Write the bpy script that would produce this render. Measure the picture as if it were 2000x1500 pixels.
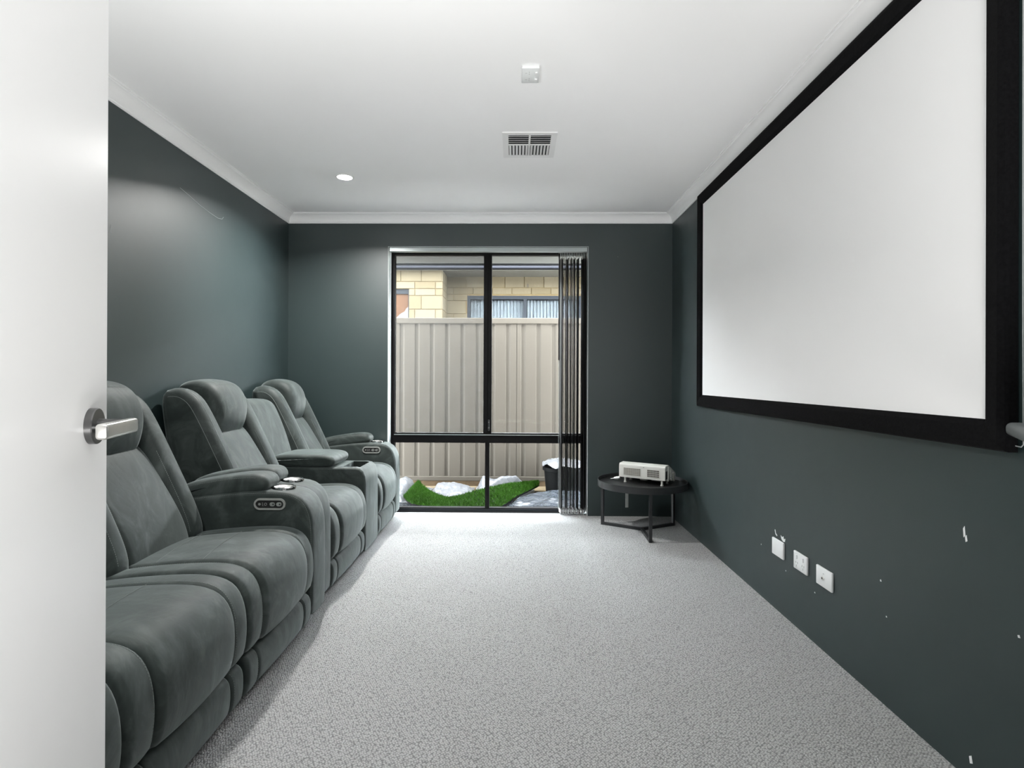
import bpy, bmesh, math, random
from mathutils import Vector, Matrix, noise
random.seed(7)
for _o in list(bpy.data.objects): bpy.data.objects.remove(_o)
S = bpy.context.scene
C = S.collection
PI = math.pi

# ------------------------------------------------------------------ camera
cd = bpy.data.cameras.new('camera'); cam = bpy.data.objects.new('camera', cd); C.objects.link(cam)
cd.sensor_width = 36.0; cd.sensor_fit = 'HORIZONTAL'
cd.lens = 36.0 * 1100.0 / 2000.0
cd.shift_x = (1000 - 992.25) / 2000.0
cd.shift_y = (738.5 - 750) / 2000.0
cd.clip_start = 0.02
cam.matrix_world = (Matrix.Translation((0, 0, 1.0897)) @ Matrix.Rotation(0.0134, 4, 'Z') @
                    Matrix.Rotation(PI/2 + 0.0013, 4, 'X') @ Matrix.Rotation(0.0040, 4, 'Z'))
S.camera = cam
# ------------------------------------------------------------------ world, lights, exposure
S.view_settings.view_transform = 'Standard'
S.view_settings.look = 'None'
S.view_settings.gamma = 1.0
S.view_settings.use_curve_mapping = False
S.view_settings.exposure = 1.0
W = bpy.data.worlds.new('overcast_sky'); S.world = W; W.use_nodes = True
W.node_tree.nodes['Background'].inputs[0].default_value = (0.90, 0.95, 1.0, 1)
W.node_tree.nodes['Background'].inputs[1].default_value = 30.0
DOWNLIGHT_W = 20.5
HALL_FILL_W = 68.0
def area(name, loc, rot, sx, sy, watts, col=(1, 1, 1), spread=PI, shape='RECTANGLE'):
    l = bpy.data.lights.new(name, 'AREA'); l.shape = shape; l.size = sx; l.size_y = sy
    l.energy = watts; l.color = col; l.spread = spread
    o = bpy.data.objects.new(name, l); C.objects.link(o); o.location = loc; o.rotation_euler = rot
    return o
# added fill light behind the camera, facing up to brighten the ceiling
area('hall_fill', (0.32, -0.70, 0.34), (math.radians(90+90), 0, 0), 1.4, 1.1, HALL_FILL_W, (1.0, 0.99, 0.975))

# added fill lamp in the near left corner, brightens the ceiling (modelled further down)
CORNER_FILL_W = 29.0
area('corner_fill', (-1.30, 0.22, 0.97), (PI, 0, 0), .34, .34, CORNER_FILL_W, (1.0, 0.99, 0.975), PI, 'DISK')

# ------------------------------------------------------------------ helpers
WL = {}
def link(o, parent=None):
    C.objects.link(o)
    if parent is not None: o.parent = parent
    return o
class MB:
    def __init__(s): s.v = []; s.f = []
    def add(s, vs, fs):
        n = len(s.v); s.v += [tuple(p) for p in vs]; s.f += [tuple(i + n for i in f) for f in fs]; return s
    def box(s, x0, x1, y0, y1, z0, z1, M=None):
        vs = [(x, y, z) for z in (z0, z1) for y in (y0, y1) for x in (x0, x1)]
        if M is not None: vs = [M @ Vector(p) for p in vs]
        return s.add(vs, [(0, 2, 3, 1), (4, 5, 7, 6), (0, 1, 5, 4), (2, 6, 7, 3), (0, 4, 6, 2), (1, 3, 7, 5)])
    def rbox(s, x0, x1, y0, y1, z0, z1, b, M=None, seg=2):
        bm = bmesh.new(); bmesh.ops.create_cube(bm, size=1)
        for v in bm.verts:
            v.co = Vector(((x0+x1)/2 + v.co.x*(x1-x0), (y0+y1)/2 + v.co.y*(y1-y0), (z0+z1)/2 + v.co.z*(z1-z0)))
        bmesh.ops.bevel(bm, geom=bm.edges[:], offset=b, segments=seg, affect='EDGES', profile=0.5)
        bm.verts.index_update()
        vs = [v.co.copy() for v in bm.verts]
        if M is not None: vs = [M @ p for p in vs]
        fs = [[v.index for v in f.verts] for f in bm.faces]; bm.free()
        return s.add(vs, fs)
    def prism(s, pts, a, b, axis='Y', cap=True):
        def m(p, t):
            if axis == 'Y': return (p[0], t, p[1])
            if axis == 'X': return (t, p[0], p[1])
            return (p[0], p[1], t)
        n = len(pts)
        vs = [m(p, a) for p in pts] + [m(p, b) for p in pts]
        fs = [(i, (i+1) % n, n + (i+1) % n, n + i) for i in range(n)]
        if cap: fs += [tuple(range(n))[::-1], tuple(range(n, 2*n))]
        return s.add(vs, fs)
    def cyl(s, p0, p1, r0, r1=None, n=20, cap=True):
        r1 = r0 if r1 is None else r1
        p0 = Vector(p0); p1 = Vector(p1); d = (p1-p0).normalized()
        a = d.orthogonal().normalized(); b = d.cross(a)
        vs = [p0 + (a*math.cos(t) + b*math.sin(t))*r0 for t in [2*PI*i/n for i in range(n)]]
        vs += [p1 + (a*math.cos(t) + b*math.sin(t))*r1 for t in [2*PI*i/n for i in range(n)]]
        fs = [(i, (i+1) % n, n+(i+1) % n, n+i) for i in range(n)]
        if cap: fs += [tuple(range(n))[::-1], tuple(range(n, 2*n))]
        return s.add(vs, fs)
    def lathe(s, prof, c, n=40, closed=False, axis='Z'):
        c = Vector(c); m = len(prof); vs = []
        for i in range(n):
            t = 2*PI*i/n
            for r, z in prof:
                p = Vector((r*math.cos(t), r*math.sin(t), z))
                if axis == 'Y': p = Vector((p.x, -p.z, p.y))
                vs.append(c + p)
        fs = []
        for i in range(n):
            j = (i+1) % n
            for k in range(m if closed else m-1):
                l = (k+1) % m
                fs.append((i*m+k, j*m+k, j*m+l, i*m+l))
        return s.add(vs, fs)
    def tube(s, pts, r, n=8, cap=True):
        pts = [Vector(p) for p in pts]; N = len(pts); vs = []; prev = None
        for i, p in enumerate(pts):
            d = (pts[min(i+1, N-1)] - pts[max(i-1, 0)]).normalized()
            a = d.orthogonal().normalized() if prev is None else (prev - d*prev.dot(d)).normalized()
            prev = a; b = d.cross(a)
            vs += [p + (a*math.cos(t)+b*math.sin(t))*r for t in [2*PI*k/n for k in range(n)]]
        fs = []
        for i in range(N-1):
            for k in range(n):
                l = (k+1) % n; fs.append((i*n+k, i*n+l, (i+1)*n+l, (i+1)*n+k))
        if cap: fs += [tuple(range(n))[::-1], tuple((N-1)*n+k for k in range(n))]
        return s.add(vs, fs)
    def loft(s, prof, stations):
        """prof: closed (x,z) loop, counter-clockwise; stations: (y, inset)"""
        n = len(prof); nr = []
        for i in range(n):
            a = Vector(prof[i-1]); b = Vector(prof[(i+1) % n]); d = (b-a).normalized(); nr.append((d.y, -d.x))
        vs = []
        for y, ins in stations:
            for (x, z), (nx, nz) in zip(prof, nr): vs.append((x - nx*ins, y, z - nz*ins))
        fs = []
        for k in range(len(stations)-1):
            for i in range(n):
                j = (i+1) % n; fs.append((k*n+i, k*n+j, (k+1)*n+j, (k+1)*n+i))
        fs += [tuple(range(n))[::-1], tuple((len(stations)-1)*n+i for i in range(n))]
        return s.add(vs, fs)
def mesh_of(name, mb, m, smooth=False, angle=40):
    me = bpy.data.meshes.new(name); me.from_pydata([tuple(p) for p in mb.v], [], mb.f)
    bm = bmesh.new(); bm.from_mesh(me); bmesh.ops.recalc_face_normals(bm, faces=bm.faces[:]); bm.to_mesh(me); bm.free()
    me.validate(); me.materials.append(m)
    if smooth:
        me.shade_smooth() if hasattr(me, 'shade_smooth') else None
        try: me.set_sharp_from_angle(angle=math.radians(angle))
        except Exception: pass
    return me
def obj(name, mb, m, parent=None, smooth=False, angle=40, label=None, origin=None):
    off = Vector(WL.get(parent.name, (0, 0, 0))) if parent else Vector((0, 0, 0))
    o0 = Vector(origin) if origin is not None else off
    q = MB(); q.f = mb.f; q.v = [tuple(Vector(p) - o0) for p in mb.v]
    o = bpy.data.objects.new(name, mesh_of(name, q, m, smooth, angle)); link(o, parent)
    o.location = o0 - off
    WL[o.name] = o0
    if label: o['label'] = label
    return o
def inst(name, me, loc, parent, rotz=0.0, scale=None):
    o = bpy.data.objects.new(name, me); link(o, parent)
    off = Vector(WL.get(parent.name, (0, 0, 0))) if parent else Vector((0, 0, 0))
    o.location = Vector(loc) - off; o.rotation_euler = (0, 0, rotz)
    if scale: o.scale = scale
    WL[o.name] = Vector(loc)
    return o
def thing(name, label, cat, loc=(0, 0, 0), group=None):
    o = bpy.data.objects.new(name, None); link(o); o.location = loc; o.empty_display_size = 0.05
    WL[o.name] = Vector(loc); o['label'] = label; o['category'] = cat
    if group: o['group'] = group
    return o
def tag(o, label, cat, group=None):
    o['label'] = label; o['category'] = cat
    if group: o['group'] = group
    return o
def struct(name, mb, m, smooth=False, label=None, origin=None, angle=40):
    o = obj(name, mb, m, None, smooth, angle, origin=origin); o['kind'] = 'structure'
    if label: o['label'] = label
    return o
def chaikin(pts, it=3):
    for _ in range(it):
        q = []
        for i in range(len(pts)):
            a = pts[i]; b = pts[(i+1) % len(pts)]
            q.append((a[0]*.75+b[0]*.25, a[1]*.75+b[1]*.25)); q.append((a[0]*.25+b[0]*.75, a[1]*.25+b[1]*.75))
        pts = q
    return pts
def resample(pts, n):
    L = [0]; m = len(pts)
    for i in range(m): L.append(L[-1] + math.dist(pts[i], pts[(i+1) % m]))
    out = []; k = 0
    for j in range(n):
        t = L[-1]*j/n
        while L[k+1] < t: k += 1
        u = (t-L[k])/max(1e-9, L[k+1]-L[k]); a = pts[k]; b = pts[(k+1) % m]
        out.append((a[0]+(b[0]-a[0])*u, a[1]+(b[1]-a[1])*u))
    return out
def ccw(p):
    A = sum(p[i][0]*p[(i+1) % len(p)][1]-p[(i+1) % len(p)][0]*p[i][1] for i in range(len(p)))
    return p if A > 0 else p[::-1]
def prof(pts, f=0.0, n=72, it=3): return resample(chaikin(ccw([(x+f, z) for x, z in pts]), it), n)
def stations(y0, y1, r, bulge=0.0, base=0.0, ne=6, nm=7):
    st = []
    for i in range(ne+1):
        a = PI/2*i/ne; st.append((y0 + r*(1-math.cos(a)), r*(1-math.sin(a))))
    for i in range(1, nm+1): st.append((y0 + r + (y1-y0-2*r)*i/(nm+1), 0.0))
    for i in range(ne, -1, -1):
        a = PI/2*i/ne; st.append((y1 - r*(1-math.cos(a)), r*(1-math.sin(a))))
    yc = (y0+y1)/2; h = (y1-y0)/2
    return [(y, ins + base - bulge*(1-((y-yc)/h)**2)) for y, ins in st]

# ------------------------------------------------------------------ materials
MATS = {}
class NT:
    def __init__(s, name):
        s.m = bpy.data.materials.new(name); s.m.use_nodes = True; s.t = s.m.node_tree
        s.b = s.t.nodes['Principled BSDF']; s.out = s.t.nodes['Material Output']
    def n(s, typ, **kw):
        x = s.t.nodes.new(typ)
        for k, v in kw.items(): setattr(x, k, v)
        return x
    def l(s, a, b): s.t.links.new(a, b)
    def coord(s, scale=(1, 1, 1), rot=(0, 0, 0)):
        c = s.n('ShaderNodeTexCoord'); mp = s.n('ShaderNodeMapping'); s.l(c.outputs['Object'], mp.inputs[0])
        mp.inputs['Scale'].default_value = scale; mp.inputs['Rotation'].default_value = rot
        return mp.outputs[0]
    def noise(s, scale, detail=3, rough=.55, vec=None, dist=0.0):
        x = s.n('ShaderNodeTexNoise'); x.inputs['Scale'].default_value = scale; x.inputs['Detail'].default_value = detail
        x.inputs['Roughness'].default_value = rough; x.inputs['Distortion'].default_value = dist
        s.l(vec if vec is not None else s.coord(), x.inputs['Vector']); return x.outputs[0]
    def ramp(s, fac, stops):
        r = s.n('ShaderNodeValToRGB'); e = r.color_ramp.elements
        while len(e) < len(stops): e.new(0.5)
        for q, (p, c) in zip(e, stops): q.position = p; q.color = (*c, 1)
        s.l(fac, r.inputs[0]); return r.outputs[0]
    def mix(s, fac, a, b, blend='MIX'):
        x = s.n('ShaderNodeMix', data_type='RGBA', blend_type=blend)
        if isinstance(fac, float): x.inputs[0].default_value = fac
        else: s.l(fac, x.inputs[0])
        for i, q in ((6, a), (7, b)):
            if isinstance(q, tuple): x.inputs[i].default_value = (*q, 1)
            else: s.l(q, x.inputs[i])
        return x.outputs[2]
    def math(s, op, a, b=0.0):
        x = s.n('ShaderNodeMath', operation=op)
        for i, q in ((0, a), (1, b)):
            if isinstance(q, (int, float)): x.inputs[i].default_value = q
            else: s.l(q, x.inputs[i])
        return x.outputs[0]
    def color(s, c):
        if isinstance(c, tuple): s.b.inputs['Base Color'].default_value = (*c, 1)
        else: s.l(c, s.b.inputs['Base Color'])
    def bump(s, h, strength, dist):
        b = s.n('ShaderNodeBump'); b.inputs['Strength'].default_value = strength; b.inputs['Distance'].default_value = dist
        s.l(h, b.inputs['Height']); s.l(b.outputs[0], s.b.inputs['Normal'])
def simple(name, col, rough=.5, metal=0.0, var=.06, scale=30, bump=0.0, spec=.5):
    q = NT(name); nz = q.noise(scale)
    lo = tuple(max(0, c*(1-var)) for c in col); hi = tuple(min(1, c*(1+var)) for c in col)
    q.color(q.ramp(nz, [(.3, lo), (.7, hi)])); q.b.inputs['Roughness'].default_value = rough
    q.b.inputs['Metallic'].default_value = metal; q.b.inputs['Specular IOR Level'].default_value = spec
    if bump: q.bump(nz, bump, .002)
    return q.m

def mk_wall_paint():
    q = NT('dark_green_wall_paint')
    v = q.coord(); big = q.noise(1.3, 4, .6, v); fine = q.noise(9, 5, .7, v)
    col = q.ramp(big, [(.3, (.0135, .0270, .0275)), (.7, (.0160, .0308, .0312))])
    sc = q.noise(3.2, 6, .75, q.coord((1, 1, 1)), 1.6)
    scuff = q.ramp(sc, [(.66, (0, 0, 0)), (.80, (1, 1, 1))])
    sm = q.math('MULTIPLY', scuff, .10)
    col = q.mix(sm, col, (.16, .18, .18))
    # pin-head paint chips
    vo = q.n('ShaderNodeTexVoronoi'); vo.inputs['Scale'].default_value = 4.2; q.l(v, vo.inputs['Vector'])
    spot = q.math('LESS_THAN', vo.outputs['Distance'], .013)
    rnd = q.math('GREATER_THAN', vo.outputs['Color'], .45)
    col = q.mix(q.math('MULTIPLY', q.math('MULTIPLY', spot, rnd), .7), col, (.55, .58, .57))
    q.color(col)
    r = q.n('ShaderNodeMapRange'); q.l(fine, r.inputs[0]); r.inputs[3].default_value = .44; r.inputs[4].default_value = .50
    q.l(r.outputs[0], q.b.inputs['Roughness']); q.b.inputs['Specular IOR Level'].default_value = .80
    q.b.inputs['Coat Weight'].default_value = .10; q.b.inputs['Coat Roughness'].default_value = .45
    q.bump(q.noise(220, 2, .5, v), .05, .001)
    return q.m
def mk_white(name, c=.82, rough=.6, bump=.02, spec=.3):
    q = NT(name); v = q.coord(); nz = q.noise(2.0, 3, .5, v)
    q.color(q.ramp(nz, [(.3, (c*.985, c*.985, c*.985)), (.7, (c, c, c))]))
    q.b.inputs['Roughness'].default_value = rough; q.b.inputs['Specular IOR Level'].default_value = spec
    q.bump(q.noise(160, 2, .5, v), bump, .001); return q.m
def mk_carpet():
    q = NT('grey_loop_carpet')
    v = q.coord((150, 116, 1), (0, 0, math.radians(-36)))
    wob = q.n('ShaderNodeVectorMath', operation='ADD'); nn = q.n('ShaderNodeTexNoise'); nn.inputs['Scale'].default_value = .55
    q.l(v, nn.inputs['Vector']); q.l(v, wob.inputs[0])
    mul = q.n('ShaderNodeVectorMath', operation='SCALE'); mul.inputs['Scale'].default_value = .8
    q.l(nn.outputs['Color'], mul.inputs[0]); q.l(mul.outputs[0], wob.inputs[1])
    vo = q.n('ShaderNodeTexVoronoi', feature='SMOOTH_F1'); vo.inputs['Scale'].default_value = 1.0
    vo.inputs['Smoothness'].default_value = .25; vo.inputs['Randomness'].default_value = .55
    q.l(wob.outputs[0], vo.inputs['Vector'])
    h = q.math('SUBTRACT', 1.0, vo.outputs['Distance'])
    base = q.ramp(vo.outputs['Distance'], [(.12, (.435, .44, .435)), (.40, (.335, .34, .335)), (.68, (.150, .155, .153))])  # darker between loops, shade of the gaps put into the colour
    tone = q.noise(.9, 4, .6, v)
    base = q.mix(.5, base, q.ramp(tone, [(.3, (.80, .80, .80)), (.7, (1, 1, 1))]), 'MULTIPLY')
    worn = q.noise(1.5, 3, .5, q.coord())
    base = q.mix(.35, base, q.ramp(worn, [(.35, (.88, .88, .88)), (.65, (1, 1, 1))]), 'MULTIPLY')
    q.color(base); q.b.inputs['Roughness'].default_value = .95; q.b.inputs['Specular IOR Level'].default_value = .1
    q.b.inputs['Sheen Weight'].default_value = .25; q.b.inputs['Sheen Roughness'].default_value = .6
    q.bump(h, 1.0, .005); return q.m
def mk_suede():
    q = NT('grey_green_suede'); v = q.coord()
    w = q.noise(4.6, 5, .62, q.coord((1, 1.6, 1)), 1.6); f = q.noise(60, 4, .6, v)
    big = q.noise(1.5, 2, .5, v)
    c = q.ramp(w, [(.32, (0.0126, 0.0198, 0.0178)), (.50, (0.0246, 0.0342, 0.0314)), (.66, (0.0540, 0.0666, 0.0630))])
    c = q.mix(.35, c, q.ramp(f, [(.3, (.75, .75, .75)), (.7, (1, 1, 1))]), 'MULTIPLY')
    q.color(c); q.b.inputs['Roughness'].default_value = .62; q.b.inputs['Specular IOR Level'].default_value = .36
    q.b.inputs['Sheen Weight'].default_value = .32; q.b.inputs['Sheen Roughness'].default_value = .45
    q.b.inputs['Sheen Tint'].default_value = (.85, .95, .95, 1)
    wr = q.noise(9, 3, .5, q.coord((1.2, .8, .5)), .8)
    hh = q.math('ADD', q.math('MULTIPLY', wr, 1.0), q.math('MULTIPLY', f, .08))
    q.bump(hh, .28, .012); return q.m
def mk_glass():
    q = NT('window_glass'); tr = q.n('ShaderNodeBsdfTransparent'); gl = q.n('ShaderNodeBsdfGlossy'); mx = q.n('ShaderNodeMixShader')
    tr.inputs[0].default_value = (.965, .975, .97, 1); gl.inputs['Roughness'].default_value = .01
    lw = q.n('ShaderNodeLayerWeight'); lw.inputs[0].default_value = .5
    q.l(q.math('ADD', q.math('MULTIPLY', q.math('POWER', lw.outputs['Facing'], 5.0), .5), .0003), mx.inputs[0]); q.l(tr.outputs[0], mx.inputs[1]); q.l(gl.outputs[0], mx.inputs[2]); q.l(mx.outputs[0], q.out.inputs[0])
    return q.m
def mk_mesh_screen():
    q = NT('insect_screen_mesh'); tr = q.n('ShaderNodeBsdfTransparent'); df = q.n('ShaderNodeBsdfDiffuse'); mx = q.n('ShaderNodeMixShader')
    df.inputs[0].default_value = (.20, .21, .22, 1); mx.inputs[0].default_value = .20
    q.l(tr.outputs[0], mx.inputs[1]); q.l(df.outputs[0], mx.inputs[2]); q.l(mx.outputs[0], q.out.inputs[0]); return q.m
def mk_brick():
    q = NT('cream_brick'); v = q.coord(); oi = q.n('ShaderNodeObjectInfo')
    c = q.ramp(oi.outputs['Random'], [(0, (0.0670, 0.0543, 0.0335)), (.5, (0.0737, 0.0610, 0.0394)), (1, (0.0804, 0.0684, 0.0476))])
    nz = q.noise(45, 4, .7, v); c = q.mix(.5, c, q.ramp(nz, [(.3, (.82, .80, .76)), (.6, (1, 1, 1))]), 'MULTIPLY')
    q.color(c); q.b.inputs['Specular IOR Level'].default_value = .05; q.b.inputs['Roughness'].default_value = .9; q.bump(nz, .4, .004); return q.m
def mk_plastic():
    q = NT('white_plastic_sheeting'); v = q.coord(); nz = q.noise(14, 4, .6, v, .6)
    q.color(q.ramp(nz, [(.3, (0.0733, 0.0753, 0.0801)), (.7, (0.0919, 0.0919, 0.0967))])); q.b.inputs['Specular IOR Level'].default_value = .18; q.b.inputs['Roughness'].default_value = .30
    q.bump(q.noise(11, 2, .5, v, .8), .45, .03)
    return q.m
def mk_dark_plastic():
    q = NT('grey_blue_plastic_sheeting'); v = q.coord((1, 2.2, 1)); nz = q.noise(5, 4, .6, v, .8)
    q.color(q.ramp(nz, [(.3, (0.0178, 0.0208, 0.0254)), (.7, (0.0356, 0.0403, 0.0462))])); q.b.inputs['Specular IOR Level'].default_value = .22; q.b.inputs['Roughness'].default_value = .22
    q.bump(q.noise(7, 3, .5, v, 1.2), .5, .03); return q.m
def mk_velvet():
    q = NT('black_velvet'); v = q.coord(); nz = q.noise(120, 3, .6, v)
    q.color(q.ramp(nz, [(.3, (.0028, .0028, .0032)), (.7, (.006, .006, .0066))])); q.b.inputs['Roughness'].default_value = .95
    q.b.inputs['Specular IOR Level'].default_value = .05; q.b.inputs['Sheen Weight'].default_value = .02; q.bump(nz, .3, .002); return q.m
def mk_emit(name, col, st):
    q = NT(name); e = q.n('ShaderNodeEmission'); e.inputs[0].default_value = (*col, 1); e.inputs[1].default_value = st
    q.l(e.outputs[0], q.out.inputs[0]); return q.m
M = dict(
    wall=mk_wall_paint(), ceiling=mk_white('ceiling_paint', .93, .85, .02, .2), cornice=mk_white('cornice_paint', .92, .55),
    reveal=simple('window_reveal_glare', (.46, .49, .49), .5, 0, .02, 8), hall=mk_white('hall_paint', .16, .8), carpet=mk_carpet(), suede=mk_suede(), door=mk_white('door_gloss_paint', .92, .30, .01, .5),
    thread=simple('pale_thread', (.19, .215, .205), .8, 0, .1, 200),
    under=simple('dark_lining', (.012, .014, .014), .9),
    black_frame=simple('black_powdercoat', (.003, .003, .0033), .55, 0, .1, 60, 0, .15),
    black_metal=simple('black_metal', (.022, .024, .026), .42, 0, .1, 80, .02),
    table_top=simple('black_table_tray', (.010, .0105, .011), .38, 0, .15, 40),
    glass=mk_glass(), screen_mesh=mk_mesh_screen(), brick=mk_brick(),
    mortar=simple('brick_mortar', (0.0810, 0.0594, 0.0300), .95, 0, .1, 80, .2, .05),
    fence=simple('cream_fence_steel', (.0505, .0440, .0360), .6, 0, .02, 3, 0.0, .08),
    plinth=simple('weathered_timber_plinth', (0.0700, 0.0490, 0.0297), .9, 0, .25, 12, .3, .1),
    fascia=simple('grey_gutter_steel', (.010, .0105, .0135), .6, 0, .04, 6, 0.0, .08),
    dark_gutter=simple('dark_gutter_steel', (.03, .03, .032), .7, 0.0, .06, 30, 0.0, .08),
    soffit=simple('soffit_sheet', (0.0972, 0.0930, 0.0810), .8, 0, .03, 5, 0.0, .1),
    own_soffit=simple('own_soffit_sheet', (0.1224, 0.1208, 0.1120), .8, 0, .03, 5, 0.0, .1),
    sand=simple('sandy_soil', (0.0810, 0.0624, 0.0378), .95, 0, .25, 30, .6, .1),
    alu_grey=simple('grey_window_frame', (.010, .0115, .014), .6, 0.0, .06, 30, 0.0, .08),
    pale_blind=simple('pale_blind_fabric', (0.0678, 0.0756, 0.0840), .7, 0, .06, 6, 0.0, .1),
    brown_blind=simple('brown_blind_fabric', (0.0432, 0.0204, 0.0096), .7, 0, .12, 5, 0.0, .1),
    grass=None, plastic=mk_plastic(), dark_plastic=mk_dark_plastic(),
    tub=simple('black_plastic_tub', (.0013, .0014, .0015), .6, 0, .1, 30, 0, .06),
    slat=simple('charcoal_blind_slat', (.012, .012, .0125), .6, 0, .08, 20, 0.0, .15), slat_w=simple('silver_slat_weight', (.42, .42, .42), .45),
    rail=simple('silver_headrail', (.42, .46, .46), .35, .55, .04, 10),
    white_plastic=simple('white_plastic', (.80, .82, .82), .35, 0, .02, 10),
    cream_plastic=simple('pale_grey_projector_plastic', (.70, .71, .67), .45, 0, .02, 10),
    grille=simple('projector_grille_plastic', (.62, .62, .57), .5, 0, .02, 20),
    dark=simple('black_recess', (.008, .008, .008), .6), mark=simple('grey_marking', (.30, .30, .30), .5),
    chrome=simple('chrome', (.36, .37, .37), .16, 1.0, .03, 20), satin=simple('satin_nickel', (.86, .85, .82), .34, 1.0, .03, 40),
    gunmetal=simple('dark_nickel', (.15, .15, .15), .3, .9, .05, 40),
    bezel=simple('pale_grey_bezel', (.42, .43, .41), .35, .4, .04, 20),
    velvet=mk_velvet(), canvas=mk_white('projection_screen_fabric', .90, .9, .01, .1),
    shelf=simple('grey_shelf_laminate', (.15, .165, .165), .6, 0, .08, 8),
    chip=simple('bare_plaster', (.78, .80, .80), .9), cable=simple('grey_cable', (.32, .34, .34), .5),
    paper=simple('white_paper_tag', (.62, .64, .62), .8), lamp=mk_emit('downlight_lens', (1, .98, .95), 30.0),
    vent=simple('white_vent_steel', (.82, .82, .82), .45, 0, .02, 10), timber=simple('hall_floor_boards', (.30, .24, .18), .5, 0, .2, 8),
)
def mk_grass():
    q = NT('artificial_grass'); v = q.coord(); nz = q.noise(60, 3, .7, v); b = q.noise(7, 3, .5, v)
    c = q.ramp(nz, [(.25, (.010, .034, .002)), (.6, (.026, .082, .004)), (.85, (.055, .13, .012))])
    c = q.mix(.5, c, q.ramp(b, [(.3, (.6, .6, .6)), (.7, (1, 1, 1))]), 'MULTIPLY')
    q.color(c); q.b.inputs['Specular IOR Level'].default_value = .1; q.b.inputs['Roughness'].default_value = .6; return q.m
M['grass'] = mk_grass()

# ------------------------------------------------------------------ room shell
XL, XR, YB, H = -1.8254, 1.2428, 4.493, 2.40
YN = -0.03                                   # room face of the near wall
WX0, WX1, WZ1 = -1.024, 0.577, 2.147         # window opening
DX0, DX1 = -0.372, 1.10                      # doorway behind the camera
struct('floor', MB().box(XL-.1, XR+.1, YN, YB+.02, -.1, 0).box(WX0, WX1, YB+.02, YB+.085, -.1, 0), M['carpet'])
struct('ceiling', MB().box(XL-.1, XR+.1, YN-.06, YB+.26, H, H+.1), M['ceiling'])
struct('ceiling_hall', MB().box(XL-.1, XR+.1, -2.6, YN-.061, H, H+.1), M['hall'])
wall_left = struct('wall_left', MB().box(XL-.1, XL, YN-.12, YB+.26, -.1, H), M['wall'])
wall_right = struct('wall_right', MB().box(XR, XR+.1, YN-.12, YB+.26, -.1, H), M['wall'])
struct('wall_back', MB().box(XL, WX0, YB, YB+.25, -.1, H).box(WX1, XR, YB, YB+.25, -.1, H).box(WX0, WX1, YB, YB+.25, WZ1, H), M['wall'])
struct('wall_near', MB().box(XL, DX0-.04, YN-.12, YN, -.1, H).box(DX1+.04, XR, YN-.12, YN, -.1, H), M['wall'])
struct('trim_door', MB().box(DX0-.04, DX0, YN-.13, YN+.008, 0, 2.06).box(DX1, DX1+.04, YN-.13, YN+.008, 0, 2.06), M['door'])
# hall beyond the doorway
struct('floor_hall', MB().box(XL, XR, -2.6, YN-.001, -.1, -.002), M['timber'])
struct('wall_hall', MB().box(XL-.1, XL, -2.6, YN-.12, -.1, H).box(XR, XR+.1, -2.6, YN-.12, -.1, H).box(XL-.1, XR+.1, -2.7, -2.6, -.1, H+.1), M['hall'])
# cornices (cove)
def cove():
    w, h = .0646, .0717
    p = [(0, 0), (0, -h), (.006, -h), (.006, -h+.008)]
    for i in range(9):
        a = PI/2*i/8; p.append((.010 + (w-.020)*(1-math.cos(a)), -h+.010+(h-.020)*math.sin(a)))
    p += [(w-.006, -.006), (w, -.006), (w, 0)]
    return p
def sweep_cove(name, A, B, inward, mitreA=True, mitreB=True):
    A = Vector(A); B = Vector(B); d = (B-A).normalized(); n = Vector(inward); mb = MB(); P = cove(); vs = []
    for end, base, s in ((mitreA, A, 1), (mitreB, B, -1)):
        for u, z in P: vs.append(base + n*u + d*(s*u if end else 0) + Vector((0, 0, z)))
    k = len(P); fs = [(i, (i+1) % k, k+(i+1) % k, k+i) for i in range(k)] + [tuple(range(k))[::-1], tuple(range(k, 2*k))]
    return struct(name, mb.add(vs, fs), M['cornice'], True, angle=25)
sweep_cove('trim_1', (XL, YN, H), (XL, YB, H), (1, 0, 0))
sweep_cove('trim_2', (XL, YB, H), (XR, YB, H), (0, -1, 0))
sweep_cove('trim_3', (XR, YB, H), (XR, YN, H), (-1, 0, 0))
sweep_cove('trim_4', (XR, YN, H), (XL, YN, H), (0, 1, 0))
# paint chips and scratches on the walls
def chip(wall, x, y, z, pts, sgn, th=.0008):
    n = len(pts); P = [(y+a, z+b) for a, b in pts]
    obj('paint_chip', MB().prism(P, x, x+sgn*th, 'X'), M['chip'], wall)
chip(wall_right, XR, 2.655, .352, [(-.045, -.008), (-.03, -.012), (-.012, -.004), (-.004, .012), (-.018, .006), (-.03, .014), (-.034, .002), (-.05, .008)], -1)
chip(wall_right, XR, 2.70, .358, [(-.012, -.010), (.004, -.004), (.012, .016), (.006, .018), (0, .002), (-.014, -.004)], -1)
for y, z, a, b in [(1.575, .672, .004, .016), (1.568, .655, .004, .010), (1.405, .46, .004, .004), (1.93, .41, .004, .004), (1.55, -.001+.06, .006, .012), (1.535, .035, .008, .012), (2.6, .215, .003, .003), (2.86, .26, .003, .004), (2.35, .21, .004, .003), (1.9, .30, .003, .003)]:
    chip(wall_right, XR, y, z, [(-a, -b*.6), (a*.5, -b), (a, b*.5), (-a*.3, b)], -1)
def SL(u0, u1, u2): return Vector((u0, u1, u2))
obj('scratch', MB().tube([(XL+.0006, 3.03+.0, 2.12), (XL+.0006, 3.12, 2.105), (XL+.0006, 3.22, 2.085), (XL+.0006, 3.33, 2.072), (XL+.0006, 3.42, 2.066), (XL+.0006, 3.47, 2.074), (XL+.0006, 3.485, 2.09)], .0011, 5), M['cable'], wall_left)
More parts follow.
